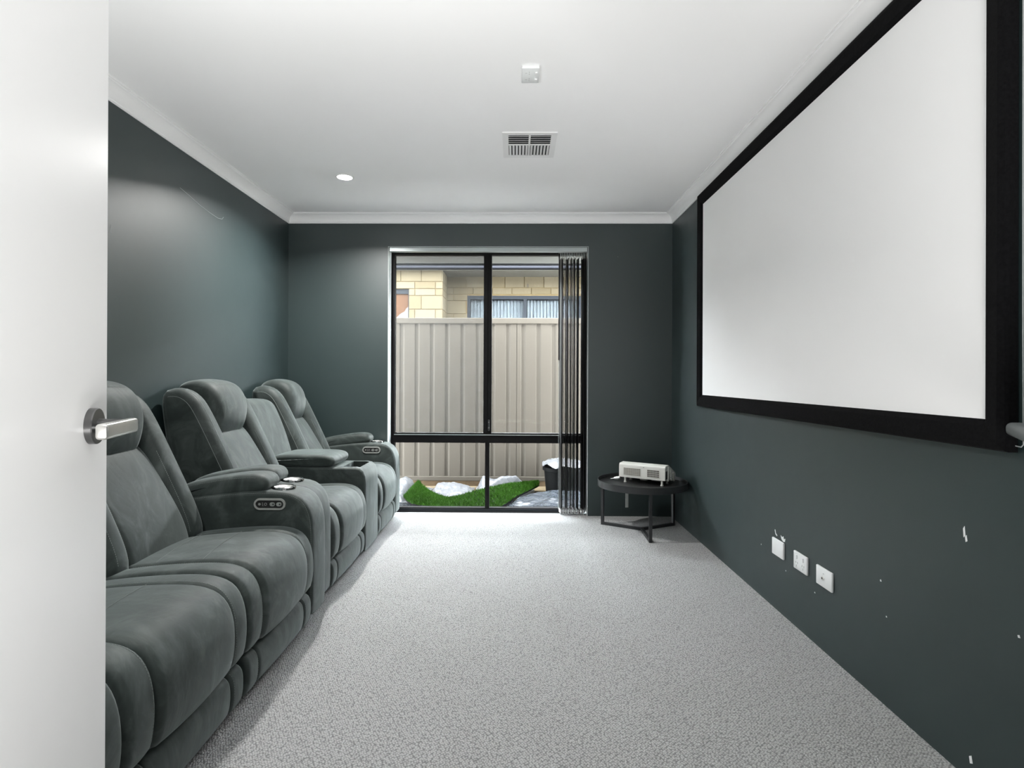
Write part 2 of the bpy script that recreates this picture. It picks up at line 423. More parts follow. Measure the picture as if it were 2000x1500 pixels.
for y, z, a, b in [(2.42, 1.74, .02, .012), (2.51, 1.76, .006, .02), (2.36, 1.9, .014, .02)]:
    obj('scuff', MB().prism([(y-a, z-b*.5), (y+a*.4, z-b), (y+a, z+b*.3), (y-a*.2, z+b)], XL, XL+.0004, 'X'), M['shelf'], wall_left)

# ------------------------------------------------------------------ window
YF = 4.603
win = bpy.data.objects.new('window_1', None); link(win); win.location = (-.22, YF, 0); WL['window_1'] = Vector(win.location)
win['kind'] = 'structure'; win['label'] = 'black framed window of four panes'
FT = .055
fr = MB()
fr.box(WX0, -.992, YF, YF+FT, 0, WZ1).box(.545, WX1, YF, YF+FT, 0, WZ1).box(-.992, .545, YF, YF+FT, 2.103, WZ1).box(-.992, .545, YF, YF+FT, -.01, .034)
frame = obj('window_frame', fr, M['black_frame'], win)
obj('sill_track', MB().box(-.992, .545, YF-.012, YF, .012, .026), M['alu_grey'], win)
obj('transom', MB().box(-.992, .545, YF-.004, YF+FT, .565, .645), M['black_frame'], win)
obj('transom_bead', MB().box(-.992, .545, YF-.010, YF-.004, .628, .634), M['rail'], win)
obj('sash_stile', MB().box(-.262, -.230, YF-.006, YF+.02, .645, 2.103).box(-.230, -.197, YF, YF+FT, .645, 2.103), M['black_frame'], win)
obj('mullion', MB().box(-.247, -.212, YF, YF+FT, .034, .565), M['black_frame'], win)
lt = obj('latch', MB().rbox(-.225, -.210, YF-.014, YF, .665, .755, .004), M['black_metal'], win)
obj('latch_knob', MB().cyl((-.2175, YF-.024, .69), (-.2175, YF-.014, .69), .006).cyl((-.2175, YF-.024, .735), (-.2175, YF-.014, .735), .005), M['gunmetal'], lt)
for x0, x1, z0, z1 in [(-.992, -.245, .645, 2.103), (-.215, .545, .645, 2.103), (-.992, -.247, .034, .565), (-.212, .545, .034, .565)]:
    obj('glass_pane', MB().box(x0, x1, YF+.026, YF+.031, z0, z1), M['glass'], win)
obj('insect_screen', MB().box(-.992, -.250, YF+.046, YF+.0465, .645, 2.103), M['screen_mesh'], win, label='grey insect mesh over the upper left pane')
# reveal linings paler than the wall paint, window glare put into their colour
struct('trim_5', MB().box(WX0, WX0+.004, YB+.001, YF, 0, WZ1).box(WX1-.004, WX1, YB+.001, YF, 0, WZ1).box(WX0+.004, WX1-.004, YB+.001, YF, WZ1-.004, WZ1), M['reveal'])

# ------------------------------------------------------------------ vertical blind
bl = thing('vertical_blind', 'dark vertical blind drawn to the right side of the window under a silver headrail', 'blind', (.4, YB+.05, WZ1-.005))
obj('headrail', MB().rbox(WX0+.008, WX1-.008, YB+.006, YB+.05, WZ1-.040, WZ1-.006, .003), M['rail'], bl, label='silver grey headrail')
sm = MB().box(-.0445, .0445, -.0007, .0007, 0, 2.055)
slat_me = mesh_of('slat', sm, M['slat'])
wt_me = mesh_of('slat_weight', MB().rbox(-.0462, .0462, -.0020, .0020, .002, .034, .0008, seg=1), M['slat_w'])
car_me = mesh_of('slat_hanger', MB().box(-.006, .006, -.002, .002, 0, .035).cyl((0, 0, .03), (0, 0, .05), .003, n=8), M['rail'])
NS = 15
for i in range(NS):
    x = .362 + (.555-.362)*i/(NS-1); ang = math.radians(90 + [6, 3, -2, 1, 4, -3, 2, -1, 3, -4, 5, -6, -3, 7, -10][i]*1.0)
    s_ = inst('slat', slat_me, (x, YB+.062, .007), bl, ang)
    inst('slat_weight', wt_me, (x, YB+.062, .009), s_, 0.0); C.objects[s_.name]
    h_ = inst('slat_hanger', car_me, (x, YB+.062, 2.06), s_, 0.0)
obj('blind_chain', MB().tube([(.345, YB+.018, 2.10), (.3455, YB+.016, .05)], .0016, 6), M['rail'], bl)
obj('control_wand', MB().cyl((.345, YB+.006, 1.24), (.345, YB+.006, 2.09), .005, n=10), M['black_frame'], bl, label='black control wand')

# ------------------------------------------------------------------ sofas
def stitch_pts(P, test, off):
    n = len(P); idx = [i for i in range(n) if test(P[i])]
    # longest contiguous run
    runs = []; cur = []
    for i in list(range(n))+list(range(n)):
        if test(P[i]): cur.append(i)
        else:
            if cur: runs.append(cur)
            cur = []
    run = max(runs, key=len); out = []
    for i in run:
        a = Vector(P[i-1]); b = Vector(P[(i+1) % n]); d = (b-a).normalized(); out.append((P[i][0]+d.y*off, P[i][1]-d.x*off))
    return out
def inset_at(st, y):
    for (ya, ia), (yb, ib) in zip(st, st[1:]):
        if ya <= y <= yb: return ia+(ib-ia)*(y-ya)/max(1e-9, yb-ya)
    return 0.0
def on(P, st, y, test, lift=.0007): return stitch_pts(P, test, -inset_at(st, y)+lift)
def dashes(path, y, r=.0007, dash=.0050, gap=.0030):
    """dashed thread along a (x,z) path at constant y (or y list)"""
    mb = MB(); pts = [Vector((x, y, z)) for x, z in path]; L = [0]
    for a, b in zip(pts, pts[1:]): L.append(L[-1]+(b-a).length)
    def at(t):
        for k in range(len(L)-1):
            if t <= L[k+1]: return pts[k].lerp(pts[k+1], (t-L[k])/max(1e-9, L[k+1]-L[k]))
        return pts[-1]
    t = 0
    while t + dash < L[-1]:
        mb.cyl(at(t), at(t+dash), r, n=4, cap=False); t += dash+gap
    return mb
def pline(mb_pts, r=.0007, dash=.0050, gap=.0030):
    mb = MB(); pts = [Vector(p) for p in mb_pts]; L = [0]
    for a, b in zip(pts, pts[1:]): L.append(L[-1]+(b-a).length)
    def at(t):
        for k in range(len(L)-1):
            if t <= L[k+1]: return pts[k].lerp(pts[k+1], (t-L[k])/max(1e-9, L[k+1]-L[k]))
        return pts[-1]
    t = 0
    while t + dash < L[-1]:
        mb.cyl(at(t), at(t+dash), r, n=4, cap=False); t += dash+gap
    return mb
SEAT = [(-.54, .20), (-.30, .172), (-.035, .170), (.004, .178), (.020, .225), (.026, .29), (.020, .36), (-.004, .412), (-.05, .444), (-.13, .456), (-.30, .448), (-.48, .428), (-.54, .40)]
SEATB = [(-.54, .20), (-.30, .172), (-.035, .170), (-.002, .180), (.010, .225), (.014, .29), (.006, .36), (-.020, .414), (-.065, .442), (-.14, .452), (-.30, .444), (-.48, .424), (-.54, .40)]
FOOT = [(-.12, .028), (-.02, .028), (-.004, .045), (.004, .08), (.004, .13), (-.006, .155), (-.03, .166), (-.12, .166)]
BOLS = [(-.47, .40), (-.468, .46), (-.512, .573), (-.592, .74), (-.668, .895), (-.715, .975), (-.765, 1.012), (-.815, 1.022), (-.865, 1.012), (-.875, .96), (-.83, .72), (-.78, .40)]
LUMB = [(-.46, .38), (-.462, .44), (-.500, .54), (-.590, .69), (-.655, .79), (-.72, .84), (-.80, .80), (-.78, .40)]
HEAD = [(-.672, .782), (-.644, .80), (-.622, .87), (-.618, .94), (-.640, 1.005), (-.680, 1.050), (-.745, 1.072), (-.815, 1.068), (-.862, 1.035), (-.868, .97), (-.80, .85), (-.72, .782)]
SHELL = [(-.60, .30), (-.60, .50), (-.665, .66), (-.755, .86), (-.79, .95), (-.83, .985), (-.865, .985), (-.885, .95), (-.845, .70), (-.83, .30)]
ARM = [(-.86, .028), (-.002, .028), (.001, .10), (.001, .42), (-.006, .485), (-.030, .545), (-.075, .580), (-.14, .592), (-.29, .594), (-.53, .566), (-.80, .53), (-.86, .49)]
PAD = [(-.62, .530), (-.29, .578), (-.222, .586), (-.203, .610), (-.208, .640), (-.235, .660), (-.30, .662), (-.40, .652), (-.62, .612)]
def seat(sofa, f, y0, y1, yb0, yb1, bw=.105, headw=None, fb=None):
    fb = f if fb is None else fb
    g = .007
    # seat
    c0, c1 = y0+bw, y1-bw
    P = prof(SEAT, f); PB = prof(SEATB, f)
    o = obj('seat_cushion', MB().loft(P, stations(c0, c1, .020, .010)), M['suede'], sofa, True, 60)
    # two cross seams of pale thread on the cushion top
    top = [p for p in stitch_pts(P, lambda p: p[1] > .30, .0105)]
    for xs in (f-.22, f-.40):
        q = min(top, key=lambda p: abs(p[0]-xs)); st = stations(c0, c1, .02, .010)
        Q = [(q[0]-.06*((y-y0)/(y1-y0)-.5), y, q[1]-max(0, i_)*1.0-.0086+.010*(1-((y-(c0+c1)/2)/((c1-c0)/2))**2)*1.0-.0005) for y, i_ in st if c0+.012 < y < c1-.012]
        obj('seam_stitching', pline(Q, .0008, .02, .001), M['thread'], o)
    for a, b, ys in ((y0+g, c0-.001, c0-.017), (c1+.001, y1-g, c1+.017)):
        st = stations(a, b, .016, .004)
        ob = obj('seat_bolster', MB().loft(PB, st), M['suede'], sofa, True, 60)
        obj('stitching', dashes(on(PB, st, ys, lambda p: p[0] > f-.44 and p[1] > .19), ys), M['thread'], ob)
    # footrest front
    PF = prof(FOOT, f)
    of = obj('footrest_panel', MB().loft(PF, stations(y0+bw-.012, y1-bw+.012, .014, .004)), M['suede'], sofa, True, 60)
    for a, b, ys in ((y0+g+.004, y0+bw-.014, y0+bw-.026), (y1-bw+.014, y1-g-.004, y1-bw+.026)):
        st = stations(a, b, .014, .002)
        ob = obj('footrest_side', MB().loft(PF, st), M['suede'], sofa, True, 60)
        obj('stitching', dashes(on(PF, st, ys, lambda p: p[0] > f-.03 and p[1] < .16), ys), M['thread'], ob)
    # back
    h0, h1 = yb0+.118, yb1-.118
    obj('back_shell', MB().loft(prof(SHELL, fb), stations(yb0+.008, yb1-.008, .02)), M['suede'], sofa, True, 60)
    PBo = prof(BOLS, fb); PL = prof(LUMB, fb)
    for a, b, yi, yo in ((yb0, h0+.004, h0-.012, yb0+.014), (h1-.004, yb1, h1+.012, yb1-.014)):
        st = stations(a, b, .036, .017)
        ob = obj('back_bolster', MB().loft(PBo, st), M['suede'], sofa, True, 60)
        sg = 1 if yo < yi else -1
        obj('stitching', dashes(on(PBo, st, yi, lambda p: p[0] > fb-.67 and .44 < p[1] < .79), yi), M['thread'], ob)
        ye = yo-.0125*sg
        obj('piping', MB().tube([(x, ye, z) for x, z in on(PBo, st, ye, lambda p: p[0] > fb-.86 and p[1] > .46, .0004)], .0012, 6), M['thread'], ob)
        ym = yo+.024*sg
        obj('stitching', dashes(on(PBo, st, ym, lambda p: p[0] > fb-.82 and p[1] > .44), ym), M['thread'], ob)
    obj('lumbar_cushion', MB().loft(PL, stations(h0-.008, h1+.008, .026, .012)), M['suede'], sofa, True, 60)
    hd = obj('headrest', MB().loft(prof(HEAD, fb-.018), stations(h0+.004, h1-.004, .045, .012, ne=8)), M['suede'], sofa, True, 60)
    hp = stitch_pts(prof(HEAD, fb-.018), lambda p: p[1] > .99 and p[0] > fb-.70, .0)
    q = min(hp, key=lambda p: abs(p[1]-1.045))
    yc = (h0+h1)/2; hw = (h1-h0)/2
    obj('stitching', pline([(q[0]+.012*(1-((y-yc)/hw)**2)*.6+.001, y, q[1]+.012*(1-((y-yc)/hw)**2)*.8+.001) for y in [h0+.062+(h1-h0-.124)*k/14 for k in range(15)]]), M['thread'], hd)
def stadium(xc, zc, w, h, n=10):
    p = []; r = h/2; a = w/2-r
    for k in range(n+1):
        t = -PI/2+PI*k/n; p.append((xc+a+r*math.cos(t), zc+r*math.sin(t)))
    for k in range(n+1):
        t = PI/2+PI*k/n; p.append((xc-a+r*math.cos(t), zc+r*math.sin(t)))
    return p
def arm(sofa, f, y0, y1, panel=None):
    yc = (y0+y1)/2
    PA = prof(ARM, f, 84)
    sta = stations(y0, y1, .020, .004); ya = y0+.0045
    a = obj('armrest', MB().loft(PA, sta), M['suede'], sofa, True, 60)
    obj('stitching', dashes(on(PA, sta, ya, lambda p: p[0] > f-.60 and p[1] > .08 and (p[1] > .5 or p[0] > f-.05)), ya), M['thread'], a)
    stp = stations(y0+.010, y1-.010, .030, .004); yp = y0+.0165
    pad = obj('armrest_pad', MB().loft(prof(PAD, f, 60), stp), M['suede'], sofa, True, 60)
    obj('stitching', dashes(on(prof(PAD, f, 60), stp, yp, lambda p: p[1] > .60 and p[0] < f-.25 and p[0] > f-.6), yp), M['thread'], pad)
    x = f-.161; z = .5965
    cup = obj('cup_holder', MB().lathe([(.040, 0), (.041, .006), (.046, .0075), (.051, .005), (.053, 0), (.053, -.006), (.040, -.006)], (x, yc, z), 40, True), M['chrome'], sofa, True)
    obj('cup_insert', MB().lathe([(.0, -.0005), (.020, -.0005), (.036, .001), (.040, .004), (.040, -.003), (.0, -.003)], (x, yc, z), 36), M['satin'], cup, True)
    if panel:
        px = f-.185; pz = .540; yf = y0-.002
        b = MB(); A = stadium(px, pz, .140, .052); B = stadium(px, pz, .122, .034); n = len(A)
        vs = [(p[0], yf+.004, p[1]) for p in A]+[(p[0], yf-.003, p[1]) for p in [(px+(q[0]-px)*.985, pz+(q[1]-pz)*.95) for q in A]]+[(p[0], yf-.003, p[1]) for p in B]+[(p[0], yf+.003, p[1]) for p in B]
        fs = []
        for r in range(3):
            for i in range(n): fs.append((r*n+i, r*n+(i+1) % n, (r+1)*n+(i+1) % n, (r+1)*n+i))
        pn = obj('control_panel', b.add(vs, fs), M['bezel'], sofa, True, label='pale grey stadium shaped recliner control bezel')
        obj('panel_face', MB().prism(B, yf-.0005, yf+.004, 'Y'), M['dark'], pn)
        for dx, w in ((.012, .023), (.041, .023)):
            obj('button', MB().prism(stadium(px+dx, pz, w, .017), yf-.003, yf+.001, 'Y'), M['satin'], pn)
            obj('button_mark', MB().prism(stadium(px+dx+.004, pz, .007, .008), yf-.0034, yf-.003, 'Y'), M['gunmetal'], pn)
        obj('jack', MB().cyl((px-.044, yf-.003, pz), (px-.044, yf+.001, pz), .0055, n=14), M['satin'], pn)
        obj('icon', MB().box(px-.032, px-.0305, yf-.001, yf, pz-.007, pz+.007).box(px-.032, px-.027, yf-.001, yf, pz-.007, pz-.0058).lathe([(.0045, 0), (.006, 0), (.006, .001), (.0045, .001)], (px-.018, yf-.0005, pz), 14, True, 'Y'), M['mark'], pn)
def sofa_feet(sofa, f, ys):
    for y in ys:
        for x in (f-.10, f-.74):
            obj('foot', MB().cyl((x, y, 0), (x, y, .030), .022, .026, n=16), M['under'], sofa, True)
FA, FB = -.883, -.918
A = thing('recliner_sofa', 'three seat dark grey green suede recliner sofa nearest the open door', 'sofa', (FA-.45, 1.50, 0))
YA = [.52, .69, 1.256, 1.838, 2.44, 2.617]
arm(A, FA, YA[0], YA[1], None)
seat(A, FA, .694, 1.254, .70, 1.25); seat(A, FA, 1.258, 1.836, 1.262, 1.832); seat(A, FA, 1.840, 2.438, 1.846, 2.432)
arm(A, FA, YA[4], YA[5], True)
obj('base_frame', MB().box(FA-.84, FA-.06, .55, 2.60, .030, .34), M['under'], A)
sofa_feet(A, FA, (.62, 1.256, 1.838, 2.53))
B = thing('recliner_sofa', 'two seat grey green suede recliner sofa with a middle console, beside the window', 'sofa', (FB-.45, 3.55, 0))
arm(B, FB, 2.628, 2.803, None)
seat(B, FB, 2.807, 3.432, 2.822, 3.392)
seat(B, FB, 3.759, 4.303, 3.800, 4.300, .095)
arm(B, FB, 4.306, 4.476, True)
obj('base_frame', MB().box(FB-.84, FB-.06, 2.65, 4.45, .030, .34), M['under'], B)
sofa_feet(B, FB, (2.71, 3.44, 3.76, 4.39))
# console
CON = [(-.70, .028), (-.002, .028), (.003, .10), (.003, .44), (-.004, .50), (-.026, .534), (-.062, .541), (-.062, .541), (-.30, .541), (-.70, .541)]
cy0, cy1 = 3.438, 3.754
tx0, tx1, ty0, ty1 = FB-.150, FB-.045, cy0+.045, cy1-.045
def console():
    P = [(-.70, .028), (-.002, .028), (.003, .06), (.003, .44), (-.002, .487), (-.014, .517), (-.036, .536), (-.062, .541), (-.70, .541)]
    P = ccw([(x+FB, z) for x, z in P])
    mb = MB()
    n = len(P); st = stations(cy0, cy1, .014, 0, nm=1, ne=4)
    nr = []
    for i in range(n):
        a = Vector(P[i-1]); b = Vector(P[(i+1) % n]); d = (b-a).normalized(); nr.append((d.y, -d.x))
    mb.loft(P, st)
    return mb
con = obj('console', console(), M['suede'], B, True, 35)
cutm = bpy.data.objects.new('tray_cutter', mesh_of('tray_cutter', MB().box(tx0, tx1, ty0, ty1, .490, .60), M['under'])); C.objects.link(cutm)
cutm.location = -WL['console']+WL['console']
for v in con.data.vertices: pass
_off = WL['console']; cutm.location = (0, 0, 0)
con_w = bpy.data.objects.new('console_work', con.data); C.objects.link(con_w); con_w.location = _off
md = con_w.modifiers.new('cut', 'BOOLEAN'); md.operation = 'DIFFERENCE'; md.object = cutm; md.solver = 'EXACT'
bpy.context.view_layer.update()
_me = bpy.data.meshes.new_from_object(con_w.evaluated_get(bpy.context.evaluated_depsgraph_get()))
_me.name = 'console'; con.data = _me
bpy.data.objects.remove(con_w); bpy.data.objects.remove(cutm)
obj('tray_floor', MB().box(tx0+.001, tx1-.001, ty0+.001, ty1-.001, .491, .496), M['dark'], B, label='dark tray floor')
LID = [(-.60, .543), (-.24, .543), (-.205, .548), (-.190, .572), (-.198, .598), (-.235, .613), (-.32, .618), (-.60, .616)]
lid = obj('console_lid', MB().loft(prof(LID, FB, 60), stations(cy0+.002, cy1-.002, .022, .003)), M['suede'], B, True, 60)
obj('piping', MB().tube([(x, cy0+.0075, z) for x, z in stitch_pts(prof(LID, FB, 60), lambda p: p[1] > .56 and p[0] > FB-.55, -.012)], .0018, 6), M['under'], lid)
CBK = [(-.55, .40), (-.575, .54), (-.588, .60), (-.632, .74), (-.692, .885), (-.722, .930), (-.775, .948), (-.84, .945), (-.86, .90), (-.80, .40)]
obj('console_back', MB().loft(prof(CBK, FB), stations(3.402, 3.79, .030, .010)), M['suede'], B, True, 60)

# ------------------------------------------------------------------ door with lever
th = math.radians(18.0); dn = Vector((math.cos(th), math.sin(th), 0)); dd = Vector((-math.sin(th), math.cos(th), 0))
E = Vector((-.642, .877, 0))
MD = Matrix(((dd.x, dn.x, 0, E.x), (dd.y, dn.y, 0, E.y), (0, 0, 1, 0), (0, 0, 0, 1)))   # local x along door to latch, y = out of the face
door = bpy.data.objects.new('door_1', None); link(door); hp = E - dd*.90; door.location = hp; WL['door_1'] = hp.copy(); door['kind'] = 'structure'
door['label'] = 'white door standing open at the left of the photo'
obj('door_leaf', MB().rbox(-.90, 0, -.036, 0, .012, 2.05, .0015, MD, 1), M['door'], door)
hz = 1.018; hx = -.062
hd = obj('door_handle', MB().lathe([(0, 0), (.0265, 0), (.0265, .0085), (.0255, .010), (0, .010)], (0, 0, 0), 48, False, 'Y'), M['gunmetal'], door, True)
def xf(mb, Mx): mb.v = [tuple(Mx @ Vector(p)) for p in mb.v]; return mb
bpy.data.objects.remove(hd)
FLIP = Matrix(((1, 0, 0, hx), (0, -1, 0, 0), (0, 0, 1, hz), (0, 0, 0, 1)))
hd = obj('door_handle', xf(MB().lathe([(0, 0), (.0265, 0), (.0265, .0085), (.0255, .010), (0, .010)], (0, 0, 0), 48, False, 'Y'), MD @ FLIP), M['gunmetal'], door, True, 30, label='round dark nickel rose with a lever')
obj('neck', xf(MB().cyl((hx, .010, hz), (hx, .052, hz), .0105, .0095, 20), MD), M['gunmetal'], hd, True, 30)
lv = MB().rbox(hx-.112, hx+.012, .043, .058, hz-.0105, hz+.0105, .0045, None, 3)
obj('lever', xf(lv, MD), M['satin'], hd, True, 30, label='satin nickel lever bar')
for z in (.25, 1.05, 1.85):
    obj('hinge', xf(MB().cyl((-.903, .004, z-.045), (-.903, .004, z+.045), .007, n=12), MD), M['satin'], door)

# ------------------------------------------------------------------ projection screen
scx = XR
ps = thing('projection_screen', 'white projection screen in a wide black velvet frame on the right wall', 'screen', (XR, 2.59, 1.62))
sy0, sy1, sz0, sz1 = 1.482, 3.702, .990, 2.239
bw = .077
obj('screen_fabric', MB().box(XR-.020, XR-.016, sy0-.01, sy1+.01, sz0-.01, sz1+.01), M['canvas'], ps)
def rail_piece(a, b, horizontal, sgn):
    """mitred rail with bevelled inner edge"""
    # cross-section: u outwards from picture edge, d depth from the wall
    sec = [(0, .0205), (.016, .033), (bw-.02, .040), (bw-.004, .034), (bw, .026), (bw, .004), (0, .004)]
    vs = []
    for t, s in ((a, -1), (b, 1)):
        for u, d in sec:
            tt = t + s*u
            vs.append((XR-d, tt, (sz1+u if sgn > 0 else sz0-u)) if horizontal else (XR-d, (sy1+u if sgn > 0 else sy0-u), tt))
    n = len(sec); fs = [(i, (i+1) % n, n+(i+1) % n, n+i) for i in range(n)]+[tuple(range(n))[::-1], tuple(range(n, 2*n))]
    return MB().add(vs, fs)
for a, b, h_, s_ in ((sy0, sy1, True, 1), (sy0, sy1, True, -1), (sz0, sz1, False, 1), (sz0, sz1, False, -1)):
    obj('frame_rail', rail_piece(a, b, h_, s_), M['velvet'], ps)
obj('wall_bracket', MB().box(XR-.006, XR, 1.9, 2.0, 2.20, 2.24).box(XR-.006, XR, 3.2, 3.3, 2.20, 2.24), M['black_metal'], ps)
# cable down beside the frame
cb = obj('hanging_cable', MB().tube([(XR-.006, 1.392, 2.30), (XR-.006, 1.391, 1.6), (XR-.006, 1.390, 1.2), (XR-.006, 1.388, .934), (XR-.008, 1.392, .928), (XR-.010, 1.410, .930)], .0016, 6), M['cable'], None, True, origin=(XR-.006, 1.39, .93))
tag(cb, 'thin pale cable hanging down the near edge of the black screen frame', 'cable')
# shelf
sh = MB(); pts = [(XR, .70), (XR, 1.428), (XR-.012, 1.428), (XR-.026, 1.416), (1.068, 1.190), (1.040, 1.135), (1.030, 1.08), (1.030, .70)]
bm = bmesh.new(); vv = [bm.verts.new((x, y, .955)) for x, y in pts]; f_ = bm.faces.new(vv)
ex = bmesh.ops.extrude_face_region(bm, geom=[f_]); bmesh.ops.translate(bm, vec=(0, 0, .032), verts=[g for g in ex['geom'] if isinstance(g, bmesh.types.BMVert)])
bmesh.ops.recalc_face_normals(bm, faces=bm.faces[:])
eds = [e for e in bm.edges if abs(e.verts[0].co.z-e.verts[1].co.z) < 1e-5 and not (e.verts[0].co.x > XR-.001 and e.verts[1].co.x > XR-.001)]
bmesh.ops.bevel(bm, geom=eds, offset=.012, segments=4, affect='EDGES', profile=.5)
bm.verts.index_update(); sh.add([v.co.copy() for v in bm.verts], [[v.index for v in f.verts] for f in bm.faces]); bm.free()
so = obj('wall_shelf', sh, M['shelf'], None, True, 35, origin=(XR, 1.1, .955))
tag(so, 'grey round-edged ledge on the right wall at the edge of the photo', 'shelf')

# ------------------------------------------------------------------ wall plates
def plate(name, label, cat, y0, y1, z0, z1, kind):
    t = thing(name, label, cat, (XR, (y0+y1)/2, (z0+z1)/2), 'white plates low on the right wall')
    x1 = XR-.0005
    obj('cover_plate', MB().rbox(XR-.010, x1, y0, y1, z0, z1, .0035), M['white_plastic'], t, True, 35)
    xf_ = XR-.0102; yc = (y0+y1)/2; zc = (z0+z1)/2
    if kind == 'power':
        for s in (-1, 1):
            yo = yc - s*.027
            obj('rocker', MB().rbox(xf_-.003, xf_+.001, yo-.006, yo+.006, z1-.030, z1-.012, .001), M['white_plastic'], t)
            obj('socket_slot', MB().box(xf_-.0004, xf_+.001, yo-.009, yo-.007, zc-.012, zc-.004).box(xf_-.0004, xf_+.001, yo+.007, yo+.009, zc-.012, zc-.004).box(xf_-.0004, xf_+.001, yo-.001, yo+.001, zc-.026, zc-.017), M['mark'], t)
            obj('rocker_line', MB().box(xf_-.0034, xf_-.0028, yo-.006, yo-.0045, z1-.030, z1-.012), M['mark'], t)
    if kind == 'aerial':
        k = obj('aerial_socket', MB().cyl((xf_-.006, yc, zc), (xf_+.001, yc, zc), .0065, n=18), M['satin'], t, True, 30)
        obj('socket_hole', MB().cyl((xf_-.0064, yc, zc), (xf_-.0058, yc, zc), .0038, n=14), M['dark'], k)
        obj('label_mark', MB().box(xf_-.0003, xf_+.001, yc-.004, yc+.004, zc+.016, zc+.018), M['mark'], t)
plate('blank_wall_plate', 'blank white wall plate below the chipped paint, farthest of three', 'wall plate', 2.608, 2.722, .260, .338, 'blank')
plate('power_outlet', 'white double power outlet between the two other wall plates', 'power outlet', 2.398, 2.512, .261, .338, 'power')
plate('aerial_outlet', 'white plate with one round aerial socket, nearest of the three', 'wall plate', 2.210, 2.325, .260, .337, 'aerial')

# ------------------------------------------------------------------ ceiling fittings
dl = thing('downlight', 'round white recessed downlight glowing in the ceiling above the sofa', 'light', (-1.117, 3.649, H))
obj('trim_ring', MB().lathe([(.046, -.001), (.048, -.005), (.058, -.004), (.061, 0), (.046, 0)], (-1.117, 3.649, H), 40, True), M['vent'], dl, True)
obj('lens', MB().lathe([(0, -.003), (.047, -.003), (.047, -.0005), (0, -.0005)], (-1.117, 3.649, H), 36, False), M['lamp'], dl)
def down_lamp(x, y, w):
    l = bpy.data.lights.new('downlight_beam', 'AREA'); l.shape = 'DISK'; l.size = .09; l.energy = w; l.color = (1, .985, .96); l.spread = math.radians(147)
    o = bpy.data.objects.new('downlight_beam', l); C.objects.link(o); o.location = (x, y, H-.006)
down_lamp(-1.117, 3.649, DOWNLIGHT_W*1.35)
for x, y in ((-1.117, .75),):  # near downlight added out of view to even out the brightness
    d2 = thing('downlight', 'added round white recessed downlight in the near part of the ceiling, out of view', 'light', (x, y, H))
    obj('trim_ring', MB().lathe([(.046, -.001), (.048, -.005), (.058, -.004), (.061, 0), (.046, 0)], (x, y, H), 40, True), M['vent'], d2, True)
    obj('lens', MB().lathe([(0, -.003), (.047, -.003), (.047, -.0005), (0, -.0005)], (x, y, H), 36, False), M['lamp'], d2)
    down_lamp(x, y, DOWNLIGHT_W*.36)
# made-up lamp body around the corner fill light, hidden by the open door
ul = thing('fill_lamp', 'added unseen up-lighter in the near left corner behind the open door, fill for the ceiling', 'lamp', (-1.30, .22, 0))
obj('base', MB().lathe([(0, 0), (.13, 0), (.13, .012), (.03, .022), (0, .022)], (-1.30, .22, 0), 36), M['white_plastic'], ul, True, 30)
obj('pole', MB().cyl((-1.30, .22, .02), (-1.30, .22, .88), .011, n=16), M['white_plastic'], ul, True, 30)
obj('shade', MB().lathe([(0, .88), (.10, .885), (.185, .96), (.19, .985), (.186, .985), (.18, .962), (.098, .89), (0, .886)], (-1.30, .22, 0), 40), M['white_plastic'], ul, True, 30)
# air vent
vx0, vx1, vy0, vy1 = -.076, .218, 2.985, 3.322
av = thing('air_vent', 'white four-way ceiling air vent with louvre blades', 'vent', ((vx0+vx1)/2, (vy0+vy1)/2, H))
b_ = .032
obj('vent_frame', MB().box(vx0, vx1, vy0, vy0+b_, H-.006, H-.0005).box(vx0, vx1, vy1-b_, vy1, H-.006, H-.0005).box(vx0, vx0+b_, vy0+b_, vy1-b_, H-.006, H-.0005).box(vx1-b_, vx1, vy0+b_, vy1-b_, H-.006, H-.0005), M['vent'], av)
vxc = (vx0+vx1)/2; vym = vy0+b_+(vy1-vy0-2*b_)*.46
obj('vent_bar', MB().box(vxc-.005, vxc+.005, vy0+b_, vy1-b_, H-.006, H-.0018).box(vx0+b_, vxc-.005, vym-.005, vym+.005, H-.006, H-.0018).box(vxc+.005, vx1-b_, vym-.005, vym+.005, H-.006, H-.0018), M['vent'], av)
obj('vent_back', MB().box(vx0+b_, vx1-b_, vy0+b_, vy1-b_, H-.0016, H-.0006), M['alu_grey'], av)
def blade(mb, c, along, wdt, lng, tilt):
    R = Matrix.Translation(c) @ (Matrix.Rotation(tilt, 4, 'X') if along == 'X' else Matrix.Rotation(tilt, 4, 'Y'))
    if along == 'X': mb.box(-lng/2, lng/2, -wdt/2, wdt/2, -.0007, .0007, R)
    else: mb.box(-wdt/2, wdt/2, -lng/2, lng/2, -.0007, .0007, R)
    return mb
for s in (0, 1):
    xa = vx0+b_ if s == 0 else vxc+.005; xb = vxc-.005 if s == 0 else vx1-b_
    n = 5
    for k in range(n):
        y = vy0+b_+(vym-.005-vy0-b_)*(k+.5)/n
        obj('louvre_blade', blade(MB(), ((xa+xb)/2, y, H-.0060), 'X', .013, xb-xa, math.radians(32)), M['vent'], av)
    n = 6
    for k in range(n):
        x = xa+(xb-xa)*(k+.5)/n
        obj('louvre_blade', blade(MB(), (x, (vym+.005+vy1-b_)/2, H-.0060), 'Y', .013, vy1-b_-vym-.005, math.radians(28 if s == 0 else -28)), M['vent'], av)
